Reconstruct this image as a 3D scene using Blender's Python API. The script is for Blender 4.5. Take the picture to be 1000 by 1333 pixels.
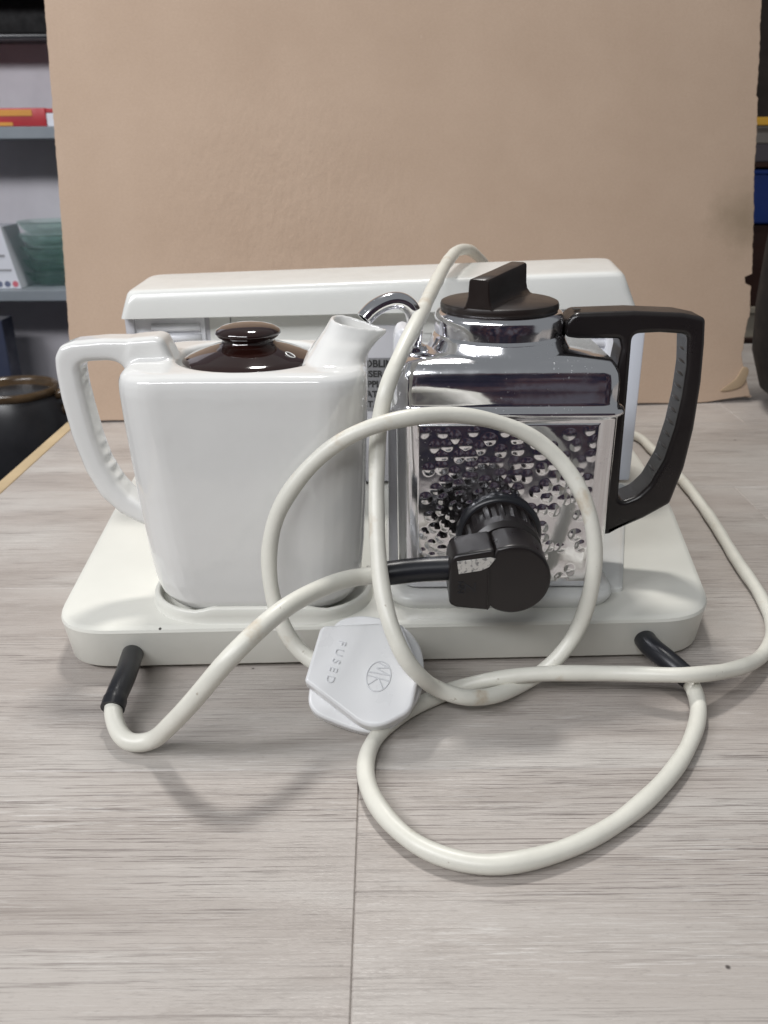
import bpy, bmesh, math, random
from mathutils import Vector, Matrix
import numpy as np
R = math.radians
random.seed(4)
for o in list(bpy.data.objects): bpy.data.objects.remove(o)
SC = bpy.context.scene
COL = SC.collection

# ------------------------------------------------------------------ camera
cd = bpy.data.cameras.new('camera'); cam = bpy.data.objects.new('camera', cd); COL.objects.link(cam)
cd.sensor_fit = 'VERTICAL'; cd.sensor_height = 36; cd.sensor_width = 27; cd.lens = 36 * 1150 / 1333
cam.matrix_world = Matrix.Translation((0, -.39, .25)) @ Matrix.Rotation(R(90 - 22.5), 4, 'X') @ Matrix.Rotation(R(-.4), 4, 'Z')
cd.clip_start = .01; cd.clip_end = 50
cd.dof.use_dof = True; cd.dof.focus_distance = .40; cd.dof.aperture_fstop = 20
SC.camera = cam
# ------------------------------------------------------------------ light
W = bpy.data.worlds.new('World'); SC.world = W; W.use_nodes = True
W.node_tree.nodes['Background'].inputs[0].default_value = (.93, .97, 1, 1)
W.node_tree.nodes['Background'].inputs[1].default_value = .25
def area(name, loc, target, sx, sy, power, col):
    l = bpy.data.lights.new(name, 'AREA'); l.shape = 'RECTANGLE'; l.size = sx; l.size_y = sy; l.energy = power; l.color = col
    o = bpy.data.objects.new(name, l); COL.objects.link(o); o.location = loc
    o.rotation_euler = (Vector(target) - Vector(loc)).to_track_quat('-Z', 'Y').to_euler()
    return o
area('ceiling_tube_light', (-.06, .86, 1.86), (0, 0, 0), .26, .20, 24, (1, .97, .93))
area('front_ceiling_light', (-.6, -1.5, 1.5), (0, .1, .05), 1.25, .24, 22, (.98, .99, 1))
area('shelf_fill_light', (-1.25, -.6, 1.12), (-.75, 1.3, .25), .9, .3, 22, (.97, .97, 1))  # unseen fill lamp, added to brighten the shelf back panel
SC.view_settings.view_transform = 'Standard'; SC.view_settings.look = 'None'
SC.view_settings.exposure = -.12; SC.view_settings.gamma = 1
SC.render.engine = 'CYCLES'
SC.cycles.max_bounces = 8; SC.cycles.caustics_reflective = True; SC.cycles.blur_glossy = .5

# ------------------------------------------------------------------ materials
class N:
    def __init__(s, name):
        s.m = bpy.data.materials.new(name); s.m.use_nodes = True; s.t = s.m.node_tree; s.b = s.t.nodes['Principled BSDF']
        s.tc = None
    def n(s, typ, **k):
        x = s.t.nodes.new(typ)
        for a, v in k.items():
            if a.startswith('i_'):
                key = a[2:]; key = int(key) if key.isdigit() else key
                x.inputs[key].default_value = v
            else: setattr(x, a, v)
        return x
    def l(s, a, b): s.t.links.new(a, b)
    def co(s, scale=(1, 1, 1), rot=(0, 0, 0)):
        if not s.tc: s.tc = s.n('ShaderNodeTexCoord')
        mp = s.n('ShaderNodeMapping'); mp.inputs['Scale'].default_value = scale; mp.inputs['Rotation'].default_value = rot
        s.l(s.tc.outputs['Object'], mp.inputs[0]); return mp.outputs[0]
    def noise(s, scale, detail=4, rough=.55, co=None, dist=0):
        x = s.n('ShaderNodeTexNoise'); x.inputs['Scale'].default_value = scale; x.inputs['Detail'].default_value = detail
        x.inputs['Roughness'].default_value = rough; x.inputs['Distortion'].default_value = dist
        s.l(co if co is not None else s.co(), x.inputs['Vector']); return x.outputs[0]
    def ramp(s, fac, stops):
        x = s.n('ShaderNodeValToRGB'); e = x.color_ramp.elements
        while len(e) < len(stops): e.new(.5)
        for el, (p, c) in zip(e, stops):
            el.position = p; el.color = (*c, 1) if not isinstance(c, (int, float)) else (c, c, c, 1)
        s.l(fac, x.inputs[0]); return x.outputs[0]
    def mix(s, fac, a, b, mode='MIX'):
        x = s.n('ShaderNodeMix', data_type='RGBA', blend_type=mode)
        if isinstance(fac, (int, float)): x.inputs[0].default_value = fac
        else: s.l(fac, x.inputs[0])
        for v, i in ((a, 6), (b, 7)):
            if isinstance(v, tuple): x.inputs[i].default_value = (*v, 1)
            else: s.l(v, x.inputs[i])
        return x.outputs[2]
    def bump(s, h, strength, dist=.001, prev=None):
        x = s.n('ShaderNodeBump'); x.inputs['Strength'].default_value = strength; x.inputs['Distance'].default_value = dist
        s.l(h, x.inputs['Height'])
        if prev is not None: s.l(prev, x.inputs['Normal'])
        s.l(x.outputs[0], s.b.inputs['Normal']); return x.outputs[0]
    def set(s, **k):
        for a, v in k.items():
            i = s.b.inputs[a.replace('_', ' ')]
            if hasattr(v, 'is_linked'): s.l(v, i)
            elif isinstance(v, tuple): i.default_value = (*v, 1)
            else: i.default_value = v
        return s

def plastic(name, col, rough, var=.06, specks=False, spec=.5, bump=.03, coat=0):
    m = N(name)
    big = m.noise(14, 3); c2 = tuple(x * (1 - var * 2) for x in col)
    c = m.mix(m.ramp(big, [(.35, 0), (.7, 1)]), col, c2)
    if specks:
        v = m.n('ShaderNodeTexVoronoi'); v.inputs['Scale'].default_value = 62; m.l(m.co(), v.inputs['Vector'])
        sp = m.ramp(v.outputs['Distance'], [(.035, 1), (.055, 0)])
        g = m.ramp(m.noise(31, 1), [(.60, 0), (.62, 1)])
        mm = m.n('ShaderNodeMath', operation='MULTIPLY'); m.l(sp, mm.inputs[0]); m.l(g, mm.inputs[1])
        c = m.mix(mm.outputs[0], c, (.05, .045, .04))
    fine = m.noise(420, 3)
    r = m.ramp(m.noise(55, 5), [(.3, rough * .85), (.75, rough * 1.25)])
    m.set(Base_Color=c, Roughness=r)
    m.b.inputs['Specular IOR Level'].default_value = spec
    m.b.inputs['Coat Weight'].default_value = coat; m.b.inputs['Coat Roughness'].default_value = .06
    if bump: m.bump(fine, bump, .0004)
    return m.m

M = {}
M['ceramic'] = plastic('white_glazed_ceramic', (.725, .725, .708), .10, .02, coat=.3, bump=.02)
_c = M['ceramic'].node_tree; _b = [n for n in _c.nodes if n.type == 'BUMP'][0]; _b.inputs['Strength'].default_value = .35; _b.inputs['Distance'].default_value = .0015; [setattr(n.inputs['Scale'], 'default_value', 34) for n in _c.nodes if n.type == 'TEX_NOISE' and n.inputs['Scale'].default_value > 300]
M['brown'] = plastic('brown_glazed_ceramic', (.020, .0065, .005), .07, .2, coat=.8, bump=.02)
M['cream'] = plastic('cream_plastic', (.715, .712, .655), .34, .045, specks=True)
M['coverwhite'] = plastic('ivory_plastic', (.705, .71, .685), .22, .02)
M['plug'] = plastic('white_plug_plastic', (.75, .757, .765), .3, .01)
M['grey'] = plastic('grey_painted_metal', (.50, .50, .53), .4, .05)
M['greydark'] = plastic('dark_grey_panel', (.28, .28, .30), .45, .05)
M['silver'] = plastic('silver_grille', (.74, .75, .79), .25, .03)
M['pillar'] = plastic('bluish_white_trim', (.66, .69, .76), .35, .02)
M['black'] = plastic('black_bakelite', (.016, .013, .013), .3, .2, spec=.5)
M['brownblack'] = plastic('dark_brown_bakelite', (.022, .015, .013), .33, .25)
M['rubber'] = plastic('black_rubber', (.013, .014, .018), .32, .1)
M['ink'] = plastic('black_ink', (.02, .02, .02), .6, 0, bump=0)
M['mark'] = plastic('emboss_shade_plastic', (.64, .652, .67), .35, 0, bump=0)  # darker than the plug: shading of the raised letters put into the colour
M['label'] = plastic('grey_rating_label', (.21, .21, .22), .5, .05)

def mk_glint():
    m = N('painted_glint_grey')
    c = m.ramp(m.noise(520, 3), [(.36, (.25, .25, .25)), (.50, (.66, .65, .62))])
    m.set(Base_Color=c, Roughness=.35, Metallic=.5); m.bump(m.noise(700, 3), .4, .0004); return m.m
M['glint'] = mk_glint()  # rough pale grey that paints the light on the connector's worn chamfer

def mk_cord(name, col):
    m = N(name)
    st = m.ramp(m.noise(38, 5, .65), [(.60, 0), (.72, 1)])
    c = m.mix(m.ramp(m.noise(90, 3), [(.3, 0), (.8, 1)]), col, tuple(x * .92 for x in col))
    f = m.n('ShaderNodeMath', operation='MULTIPLY', i_1=.50); m.l(st, f.inputs[0])
    c = m.mix(f.outputs[0], c, (.42, .30, .17))
    d = m.ramp(m.noise(150, 4, .7), [(.67, 0), (.73, .55)])
    c = m.mix(d, c, (.25, .19, .13))
    m.set(Base_Color=c, Roughness=.38); m.bump(m.noise(110, 4), .22, .0010); return m.m
M['cord'] = mk_cord('white_pvc_flex', (.70, .69, .62))

def mk_chrome():
    m = N('worn_chrome')
    dust = m.ramp(m.noise(700, 2, .5), [(.66, 0), (.70, 1)])
    zone = m.ramp(m.noise(45, 4), [(.42, 0), (.68, 1)])
    f = m.n('ShaderNodeMath', operation='MULTIPLY'); m.l(dust, f.inputs[0]); m.l(zone, f.inputs[1])
    g = m.n('ShaderNodeMath', operation='MULTIPLY', i_1=.7); m.l(f.outputs[0], g.inputs[0])
    c = m.mix(g.outputs[0], (.83, .83, .86), (.75, .77, .80))
    r = m.ramp(m.noise(60, 6, .6), [(.35, .07), (.62, .15), (.8, .30)])
    r2 = m.mix(g.outputs[0], r, (.6, .6, .6))
    m.set(Base_Color=c, Metallic=1.0, Roughness=r2)
    m.bump(m.noise(42, 3), .17, .0013); return m.m
M['chrome'] = mk_chrome()

def mk_wood():
    m = N('grey_oak_laminate')
    oi = m.n('ShaderNodeObjectInfo')
    off = m.n('ShaderNodeVectorMath', operation='SCALE'); off.inputs['Scale'].default_value = 7.0
    cmb = m.n('ShaderNodeCombineXYZ'); 
    for i in range(3): m.l(oi.outputs['Random'], cmb.inputs[i])
    m.l(cmb.outputs[0], off.inputs[0])
    def co(sc):
        a = m.n('ShaderNodeVectorMath', operation='ADD'); m.l(m.co(), a.inputs[0]); m.l(off.outputs[0], a.inputs[1])
        mp = m.n('ShaderNodeMapping'); mp.inputs['Scale'].default_value = sc; m.l(a.outputs[0], mp.inputs[0]); return mp.outputs[0]
    def th(sc, lo, hi, det=3, rg=.6, ds=.3): return m.ramp(m.noise(1, det, rg, co(sc), ds), [(lo, 0), (hi, 1)])
    def mul(a_, b_):
        x = m.n('ShaderNodeMath', operation='MULTIPLY'); m.l(a_, x.inputs[0])
        if isinstance(b_, (int, float)): x.inputs[1].default_value = b_
        else: m.l(b_, x.inputs[1])
        return x.outputs[0]
    tone = m.noise(1, 4, .55, co((3.2, 15, 1)), .8)
    c = m.ramp(tone, [(.30, (.335, .296, .268)), (.48, (.41, .372, .342)), (.70, (.485, .458, .428))])
    c = m.mix(mul(th((4.5, 30, 1), .52, .74, 5, .65, 1.6), .40), c, (.235, .202, .18))        # blotchy figure
    c = m.mix(mul(th((9, 380, 1), .60, .66, 4, .7, .6), mul(th((4, 20, 1), .42, .60), .75)), c, (.19, .162, .145))
    c = m.mix(mul(th((20, 1500, 1), .55, .60, 3, .7, .2), mul(th((6, 24, 1), .34, .58), .95)), c, (.175, .15, .138))   # open pores
    c = m.mix(mul(th((48, 1700, 1), .58, .63, 3, .6, .2), mul(th((5, 30, 1), .40, .62), .45)), c, (.68, .665, .64))          # pale brushed lines
    c = m.mix(mul(th((260, 1300, 1), .60, .72, 2, .6, 0), .30), c, (.22, .195, .18))
    v = m.n('ShaderNodeTexVoronoi'); v.inputs['Scale'].default_value = 26; m.l(m.co(), v.inputs['Vector'])
    sp = m.ramp(v.outputs['Distance'], [(.022, 1), (.034, 0)])
    c = m.mix(sp, c, (.06, .05, .045))
    h = m.noise(1, 4, .7, co((30, 1100, 1)))
    rg = m.ramp(h, [(.35, .30), (.7, .55)])
    m.set(Base_Color=c, Roughness=rg); m.bump(h, .5, .0007); return m.m
M['wood'] = mk_wood()
M['edge'] = plastic('pale_wood_lipping', (.52, .40, .24), .5, .1)
M['groove'] = plastic('plank_joint', (.38, .345, .315), .7, .1)

def mk_card():
    m = N('corrugated_cardboard')
    mott = m.noise(9, 6, .6)
    c = m.ramp(mott, [(.3, (.465, .342, .252)), (.7, (.52, .390, .292))])
    fib = m.ramp(m.noise(380, 4, .7, m.co((1, 1, 1.6))), [(.35, 0), (.7, .22)])
    c = m.mix(fib, c, (.34, .235, .16))
    lt = m.ramp(m.noise(150, 3, .6), [(.72, 0), (.80, .3)]); c = m.mix(lt, c, (.60, .50, .40))
    # smoky handling stain near the torn right edge
    tc = m.tc.outputs['Object']
    d = m.n('ShaderNodeVectorMath', operation='DISTANCE'); d.inputs[1].default_value = (.690, .0, .185); m.l(tc, d.inputs[0])
    ad = m.n('ShaderNodeMath', operation='MULTIPLY_ADD', i_1=.05, i_2=-.025); m.l(m.noise(30, 3), ad.inputs[0])
    sm = m.n('ShaderNodeMath', operation='ADD'); m.l(d.outputs['Value'], sm.inputs[0]); m.l(ad.outputs[0], sm.inputs[1])
    s = m.ramp(sm.outputs[0], [(.0, .5), (.045, 0)])
    c = m.mix(s, c, (.15, .115, .06))
    m.set(Base_Color=c, Roughness=.82)
    w = m.n('ShaderNodeTexWave', wave_type='BANDS', bands_direction='Z'); w.inputs['Scale'].default_value = 38; w.inputs['Distortion'].default_value = 1.2
    w.inputs['Detail'].default_value = 2; m.l(m.co(), w.inputs['Vector'])
    b1 = m.bump(w.outputs['Fac'], .002, .0010)
    dz = m.noise(1, 3, .6, m.co((110, 1, 60), (0, R(38), 0)))
    zone = m.n('ShaderNodeVectorMath', operation='DISTANCE'); zone.inputs[1].default_value = (.22, 0, .19); m.l(tc, zone.inputs[0])
    zr = m.ramp(zone.outputs['Value'], [(.03, 1), (.17, 0)])
    mu = m.n('ShaderNodeMath', operation='MULTIPLY'); m.l(dz, mu.inputs[0]); m.l(zr, mu.inputs[1])
    b2 = m.bump(mu.outputs[0], .45, .0022, b1)
    m.bump(m.noise(300, 4), .16, .0006, b2); return m.m
M['card'] = mk_card()
M['cardcore'] = plastic('torn_cardboard_core', (.42, .31, .20), .9, .15)

# ------------------------------------------------------------------ builders
def tag(o, label=None, cat=None, group=None, kind=None):
    if label: o['label'] = label
    if cat: o['category'] = cat
    if group: o['group'] = group
    if kind: o['kind'] = kind
    return o
def thing(name, label, cat, loc=(0, 0, 0), group=None):
    o = bpy.data.objects.new(name, None); COL.objects.link(o); o.location = loc; o.empty_display_size = .02
    return tag(o, label, cat, group)
def origin(p):
    v = Vector((0, 0, 0))
    while p is not None: v += p.location; p = p.parent
    return v
def link(name, me, mat, parent=None, smooth=40, local=False):
    """vertices are given in world coordinates; re-based on the parent's origin"""
    if parent is not None and not local:
        me.transform(Matrix.Translation(-origin(parent)))
    o = bpy.data.objects.new(name, me); COL.objects.link(o)
    if parent is not None: o.parent = parent
    if mat is not None:
        me.materials.clear(); me.materials.append(mat)
    if smooth:
        me.shade_smooth()
        if smooth < 180: me.set_sharp_from_angle(angle=R(smooth))
    return o
def mesh(verts, faces, fix=True):
    me = bpy.data.meshes.new('m'); me.from_pydata([tuple(v) for v in verts], [], faces)
    if fix:
        bm = bmesh.new(); bm.from_mesh(me); bmesh.ops.recalc_face_normals(bm, faces=bm.faces); bm.to_mesh(me); bm.free()
    me.update(); return me
def loft(rings, cap0=True, cap1=True, closed=True):
    n = len(rings[0]); v = [p for r in rings for p in r]; f = []
    for k in range(len(rings) - 1):
        for i in range(n if closed else n - 1):
            j = (i + 1) % n
            f.append((k * n + i, k * n + j, (k + 1) * n + j, (k + 1) * n + i))
    if cap0: f.append(tuple(range(n - 1, -1, -1)))
    if cap1: f.append(tuple((len(rings) - 1) * n + i for i in range(n)))
    return v, f
def rrect(cx, cy, w, d, r, z, n=8, m=6):
    """rounded rectangle ring, m extra points per straight side"""
    pts = []; r = min(r, w / 2 - 1e-5, d / 2 - 1e-5)
    cs = [(w / 2 - r, d / 2 - r, 0), (-w / 2 + r, d / 2 - r, 90), (-w / 2 + r, -d / 2 + r, 180), (w / 2 - r, -d / 2 + r, 270)]
    for k, (x, y, a) in enumerate(cs):
        for i in range(n + 1):
            t = R(a + 90 * i / n); pts.append(Vector((cx + x + r * math.cos(t), cy + y + r * math.sin(t), z)))
        nx, ny, na = cs[(k + 1) % 4]; t = R(na)
        q = Vector((cx + nx + r * math.cos(t), cy + ny + r * math.sin(t), z)); p = pts[-1]
        for i in range(1, m): pts.append(p.lerp(q, i / m))
    return pts
def circ_like(ring, c, r, z):
    out = []
    for p in ring:
        a = math.atan2(p.y - c[1], p.x - c[0]); out.append(Vector((c[0] + r * math.cos(a), c[1] + r * math.sin(a), z)))
    return out
def lathe(profile, c, axis='Z', n=48):
    rings = []
    for r, h in profile:
        ring = []
        for i in range(n):
            a = 2 * math.pi * i / n; x, y = r * math.cos(a), r * math.sin(a)
            ring.append(Vector(c) + (Vector((x, y, h)) if axis == 'Z' else Vector((x, -h, y)) if axis == 'Y' else Vector((h, x, y))))
        rings.append(ring)
    return loft(rings)
def spline(pts, step=.0025):
    P = [Vector(p) for p in pts]; out = []
    P = [P[0] * 2 - P[1]] + P + [P[-1] * 2 - P[-2]]
    for i in range(1, len(P) - 2):
        a, b, c, d = P[i - 1:i + 3]
        t0 = 0; t1 = t0 + max((b - a).length, 1e-5) ** .5; t2 = t1 + max((c - b).length, 1e-5) ** .5; t3 = t2 + max((d - c).length, 1e-5) ** .5
        n = max(2, int((c - b).length / step))
        for k in range(n):
            t = t1 + (t2 - t1) * k / n
            A1 = a * ((t1 - t) / (t1 - t0)) + b * ((t - t0) / (t1 - t0)); A2 = b * ((t2 - t) / (t2 - t1)) + c * ((t - t1) / (t2 - t1))
            A3 = c * ((t3 - t) / (t3 - t2)) + d * ((t - t2) / (t3 - t2))
            B1 = A1 * ((t2 - t) / (t2 - t0)) + A2 * ((t - t0) / (t2 - t0)); B2 = A2 * ((t3 - t) / (t3 - t1)) + A3 * ((t - t1) / (t3 - t1))
            out.append(B1 * ((t2 - t) / (t2 - t1)) + B2 * ((t - t1) / (t2 - t1)))
    out.append(P[-2]); return out
def smooth_pts(p, it):
    for _ in range(it):
        p = [p[0]] + [(p[i - 1] + p[i] * 2 + p[i + 1]) / 4 for i in range(1, len(p) - 1)] + [p[-1]]
    return p
def tube(pts, rad, n=16, step=.0025, smooth=0, cap=True, raw=False):
    p = [Vector(q) for q in pts] if raw else spline(pts, step)
    if smooth: p = smooth_pts(p, smooth)
    L = len(p); rings = []; up = None
    for i in range(L):
        t = (p[min(i + 1, L - 1)] - p[max(i - 1, 0)]).normalized()
        if up is None: up = t.orthogonal().normalized()
        up = (up - t * up.dot(t)).normalized(); s = t.cross(up)
        r = rad(i / (L - 1)) if callable(rad) else rad
        rings.append([p[i] + (up * math.cos(2 * math.pi * k / n) + s * math.sin(2 * math.pi * k / n)) * r for k in range(n)])
    return loft(rings, cap, cap)
def sweep(pts, a, b, n=24, p=3.2, step=.002, smooth=6):
    """superellipse section swept along a path lying in an XZ plane; a = half size in plane, b = half size along Y"""
    q = smooth_pts(spline(pts, step), smooth); L = len(q); rings = []
    for i in range(L):
        t = (q[min(i + 1, L - 1)] - q[max(i - 1, 0)]).normalized(); s = Vector((0, 1, 0)); u = t.cross(s).normalized()
        f = i / (L - 1); aa = a(f) if callable(a) else a; bb = b(f) if callable(b) else b
        ring = []
        for k in range(n):
            th = 2 * math.pi * k / n; c, d = math.cos(th), math.sin(th)
            ring.append(q[i] + u * aa * math.copysign(abs(c) ** (2 / p), c) + s * bb * math.copysign(abs(d) ** (2 / p), d))
        rings.append(ring)
    return loft(rings)
def join(parts):
    V, F = [], []
    for v, f in parts:
        o = len(V); V += list(v); F += [tuple(i + o for i in q) for q in f]
    return V, F
def box(x0, x1, y0, y1, z0, z1, bev=0, seg=2):
    bm = bmesh.new(); bmesh.ops.create_cube(bm, size=1)
    for v in bm.verts: v.co = Vector(((x0 + x1) / 2 + v.co.x * (x1 - x0), (y0 + y1) / 2 + v.co.y * (y1 - y0), (z0 + z1) / 2 + v.co.z * (z1 - z0)))
    if bev: bmesh.ops.bevel(bm, geom=bm.edges[:], offset=bev, segments=seg, affect='EDGES', profile=.5)
    me = bpy.data.meshes.new('m'); bm.to_mesh(me); bm.free(); return me
def plate(loops, half, bevel, matrix, res=3, smooth_loop=True):
    """a filled 2D outline (first loop outer, others holes), extruded and bevelled, placed by matrix"""
    cu = bpy.data.curves.new('c', 'CURVE'); cu.dimensions = '2D'; cu.fill_mode = 'BOTH'; cu.extrude = half - bevel; cu.bevel_depth = bevel; cu.bevel_resolution = res; cu.offset = -bevel
    for lp in loops:
        s = cu.splines.new('POLY'); s.points.add(len(lp) - 1); s.use_cyclic_u = True
        for p, q in zip(s.points, lp): p.co = (q[0], q[1], 0, 1)
    o = bpy.data.objects.new('c', cu); COL.objects.link(o); bpy.context.view_layer.update()
    me = bpy.data.meshes.new_from_object(o.evaluated_get(bpy.context.evaluated_depsgraph_get()))
    bpy.data.objects.remove(o); bpy.data.curves.remove(cu)
    bm = bmesh.new(); bm.from_mesh(me); bmesh.ops.remove_doubles(bm, verts=bm.verts, dist=1e-6); bm.to_mesh(me); bm.free()
    me.transform(matrix); return me
def text_mesh(body, size, depth, matrix, bold=0, ax='CENTER'):
    cu = bpy.data.curves.new('t', 'FONT'); cu.body = body; cu.size = size; cu.extrude = depth; cu.offset = bold; cu.align_x = ax; cu.align_y = 'CENTER'
    o = bpy.data.objects.new('t', cu); COL.objects.link(o); bpy.context.view_layer.update()
    me = bpy.data.meshes.new_from_object(o.evaluated_get(bpy.context.evaluated_depsgraph_get()))
    bpy.data.objects.remove(o); bpy.data.curves.remove(cu); me.transform(matrix); return me
def closed_spline(pts, n=6):
    P = [Vector((p[0], p[1], 0)) for p in pts]; out = []; L = len(P)
    for i in range(L):
        a, b, c, d = P[i - 1], P[i], P[(i + 1) % L], P[(i + 2) % L]
        for k in range(n):
            t = k / n
            q = .5 * ((2 * b) + (c - a) * t + (2 * a - 5 * b + 4 * c - d) * t * t + (3 * b - a - 3 * c + d) * t ** 3)
            out.append((q.x, q.y))
    return out
def round_poly(pts, rad, n=6):
    """polygon with rounded corners"""
    out = []; L = len(pts)
    for i in range(L):
        p = Vector(pts[i][:2]); a = Vector(pts[i - 1][:2]); b = Vector(pts[(i + 1) % L][:2])
        r = pts[i][2] if len(pts[i]) > 2 else rad
        u = (a - p).normalized(); v = (b - p).normalized(); ang = u.angle(v); d = min(r / math.tan(ang / 2), (a - p).length * .49, (b - p).length * .49)
        A, B = p + u * d, p + v * d
        for k in range(n + 1):
            t = k / n; q = A * (1 - t) ** 2 + p * 2 * t * (1 - t) + B * t * t; out.append((q.x, q.y))
    return out
def wn(o):
    m = o.modifiers.new('weighted', 'WEIGHTED_NORMAL'); m.weight = 100; m.keep_sharp = True; return o
XZ = lambda y: Matrix(((1, 0, 0, 0), (0, 0, -1, y), (0, 1, 0, 0), (0, 0, 0, 1)))   # 2D (x,y) -> world (x, y, z)

# ------------------------------------------------------------------ room shell
def struct(name, me, mat): o = link(name, me, mat, None, 0); o['kind'] = 'structure'; return o
M['floor'] = plastic('dark_shop_floor', (.085, .080, .090), .6, .2)
M['wallback'] = plastic('lilac_grey_wall', (.42, .41, .44), .8, .06)
def mk_clutter():
    m = N('dim_shop_wall')
    c = m.ramp(m.noise(3.4, 3, .5), [(.34, (.02, .02, .05)), (.46, (.055, .055, .11)), (.55, (.19, .08, .08)), (.64, (.30, .29, .35))])
    m.set(Base_Color=c, Roughness=.8); return m.m
M['clutter'] = mk_clutter()
struct('floor', box(-4, 4, -3, 3.2, -.80, -.75), M['floor'])
struct('wall', box(-4, 4, 2.4, 2.5, -.75, 2.3), M['wallback'])
struct('wall', box(-4, 4, -2.6, -2.5, -.75, 1.7), M['clutter'])

# ------------------------------------------------------------------ table
table = thing('table', 'table topped with grey oak laminate planks, everything stands on it', 'table')
TX0, TX1, TY0, TY1 = -.301, 1.05, -.222, .80
seams = [TY0, -.0780, .0950, .2600, .4330, .6060, TY1]
joints = [[-.0115], [.47], [.276], [-.10, .70], [.35], [.1]]
gap = .00008
for k in range(len(seams) - 1):
    xs = [TX0] + joints[k] + [TX1]
    for a, b in zip(xs[:-1], xs[1:]):
        link('plank', box(a + (gap if a > TX0 else 0), b - gap, seams[k] + gap, seams[k + 1] - gap, -.012, 0, .0005, 1), M['wood'], table, 0)
link('table_core', box(TX0, TX1, TY0 + .002, TY1 - .002, -.03, -.0012), M['groove'], table, 0)
link('edge_strip', box(-.3125, TX0 - .0003, TY0, TY1, -.032, .0004, .001), M['edge'], table, 0)
for x, y in ((-.25, -.17), (.98, -.17), (-.25, .74), (.98, .74)):
    link('leg', box(x - .025, x + .025, y - .025, y + .025, -.75, -.031, .003), M['edge'], table, 0)

# ------------------------------------------------------------------ cardboard sheet
random.seed(11)
card = thing('cardboard_sheet', 'large brown cardboard sheet with torn right edge leaning upright behind the tea maker', 'cardboard', (-.3125, .447, 0))
yaw, lean = math.atan2(.059, .645), R(15)
Wd, Hd = .700, .52
out = []
n = 90
for i in range(n + 1):                      # bottom
    t = i / n; out.append((.0105 + (Wd - .0105) * t, .0008 * math.sin(t * 40) - .0005 + (.004 * max(0, (t - .93) / .07))))
n = 170
for i in range(1, n):                       # torn right edge
    z = Hd * i / n
    x = Wd - .004 * math.sin(z * 9) + random.uniform(-.00045, .00045) + .0006 * math.sin(z * 61) * math.sin(z * 23)
    if z < .085: x -= .010 * (1 - abs(z - .045) / .045) if z < .09 else 0
    if .118 < z < .127: x -= .006
    if .127 <= z < .30: x += .002
    out.append((x, z))
for i in range(n + 1): out.append((.0115 + (Wd - .0115) * (1 - i / n), Hd))
for i in range(1, n): 
    z = Hd * (1 - i / n); out.append((.0105 + .001 * (z / Hd) + random.uniform(-.0003, .0003) - .0003 * math.sin(z * 21), z))
cardM = Matrix.Translation((-.3125, .447, .0015)) @ Matrix.Rotation(yaw, 4, 'Z') @ Matrix.Rotation(-lean, 4, 'X') @ XZ(0)
cs = link('sheet', plate([out], .0028, .0004, Matrix.Identity(4) @ XZ(0)), M['card'], card, 0, local=True)
cs.rotation_euler = (Matrix.Rotation(yaw, 4, 'Z') @ Matrix.Rotation(-lean, 4, 'X')).to_euler(); cs.location = (0, 0, .0015)
# little curled tear flap at the lower right corner
fl = [(Wd - .034, .010), (Wd - .012, .014), (Wd - .004, .030), (Wd - .010, .034), (Wd - .018, .022)]
ff = link('torn_flap', plate([closed_spline(fl, 4)], .0008, .0003, XZ(-.0042)), M['cardcore'], card, 30, local=True)
ff.rotation_euler = cs.rotation_euler; ff.location = cs.location

# ------------------------------------------------------------------ tea maker
tm = thing('tea_maker', 'cream and grey bedside tea maker with a wide base carrying teapot and kettle', 'tea maker', (0, .12, 0))
bo = [(-.1690, -.0034, .032), (.170, .0062, .036), (.1935, .16, .25), (.200, .295, .02), (-.188, .285, .02), (-.1815, .155, .25)]
def base_ring(off, z):
    c = Vector((.007, .14)); pts = round_poly(bo, .03, 10); L = len(pts); o = []
    for i in range(L):
        a, b = Vector(pts[i - 1]), Vector(pts[(i + 1) % L]); t = (b - a).normalized(); nn = Vector((t.y, -t.x))
        p = Vector(pts[i]) - nn * off; o.append(Vector((p.x, p.y, z)))
    return o
v, f = loft([base_ring(.006, .0022), base_ring(.0042, .0026), base_ring(.0034, .0036), base_ring(.0006, .0225), base_ring(.0002, .0240), base_ring(.0008, .0255), base_ring(.0022, .0264), base_ring(.0040, .0267)])
link('base', mesh(v, f), M['cream'], tm, 35)
for x, y in ((-.13, .03), (.14, .04), (-.15, .25), (.16, .26)):
    v, f = lathe([(.008, .0003), (.008, .0026)], (x, y, 0), n=20); link('foot', mesh(v, f), M['rubber'], tm)
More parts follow.
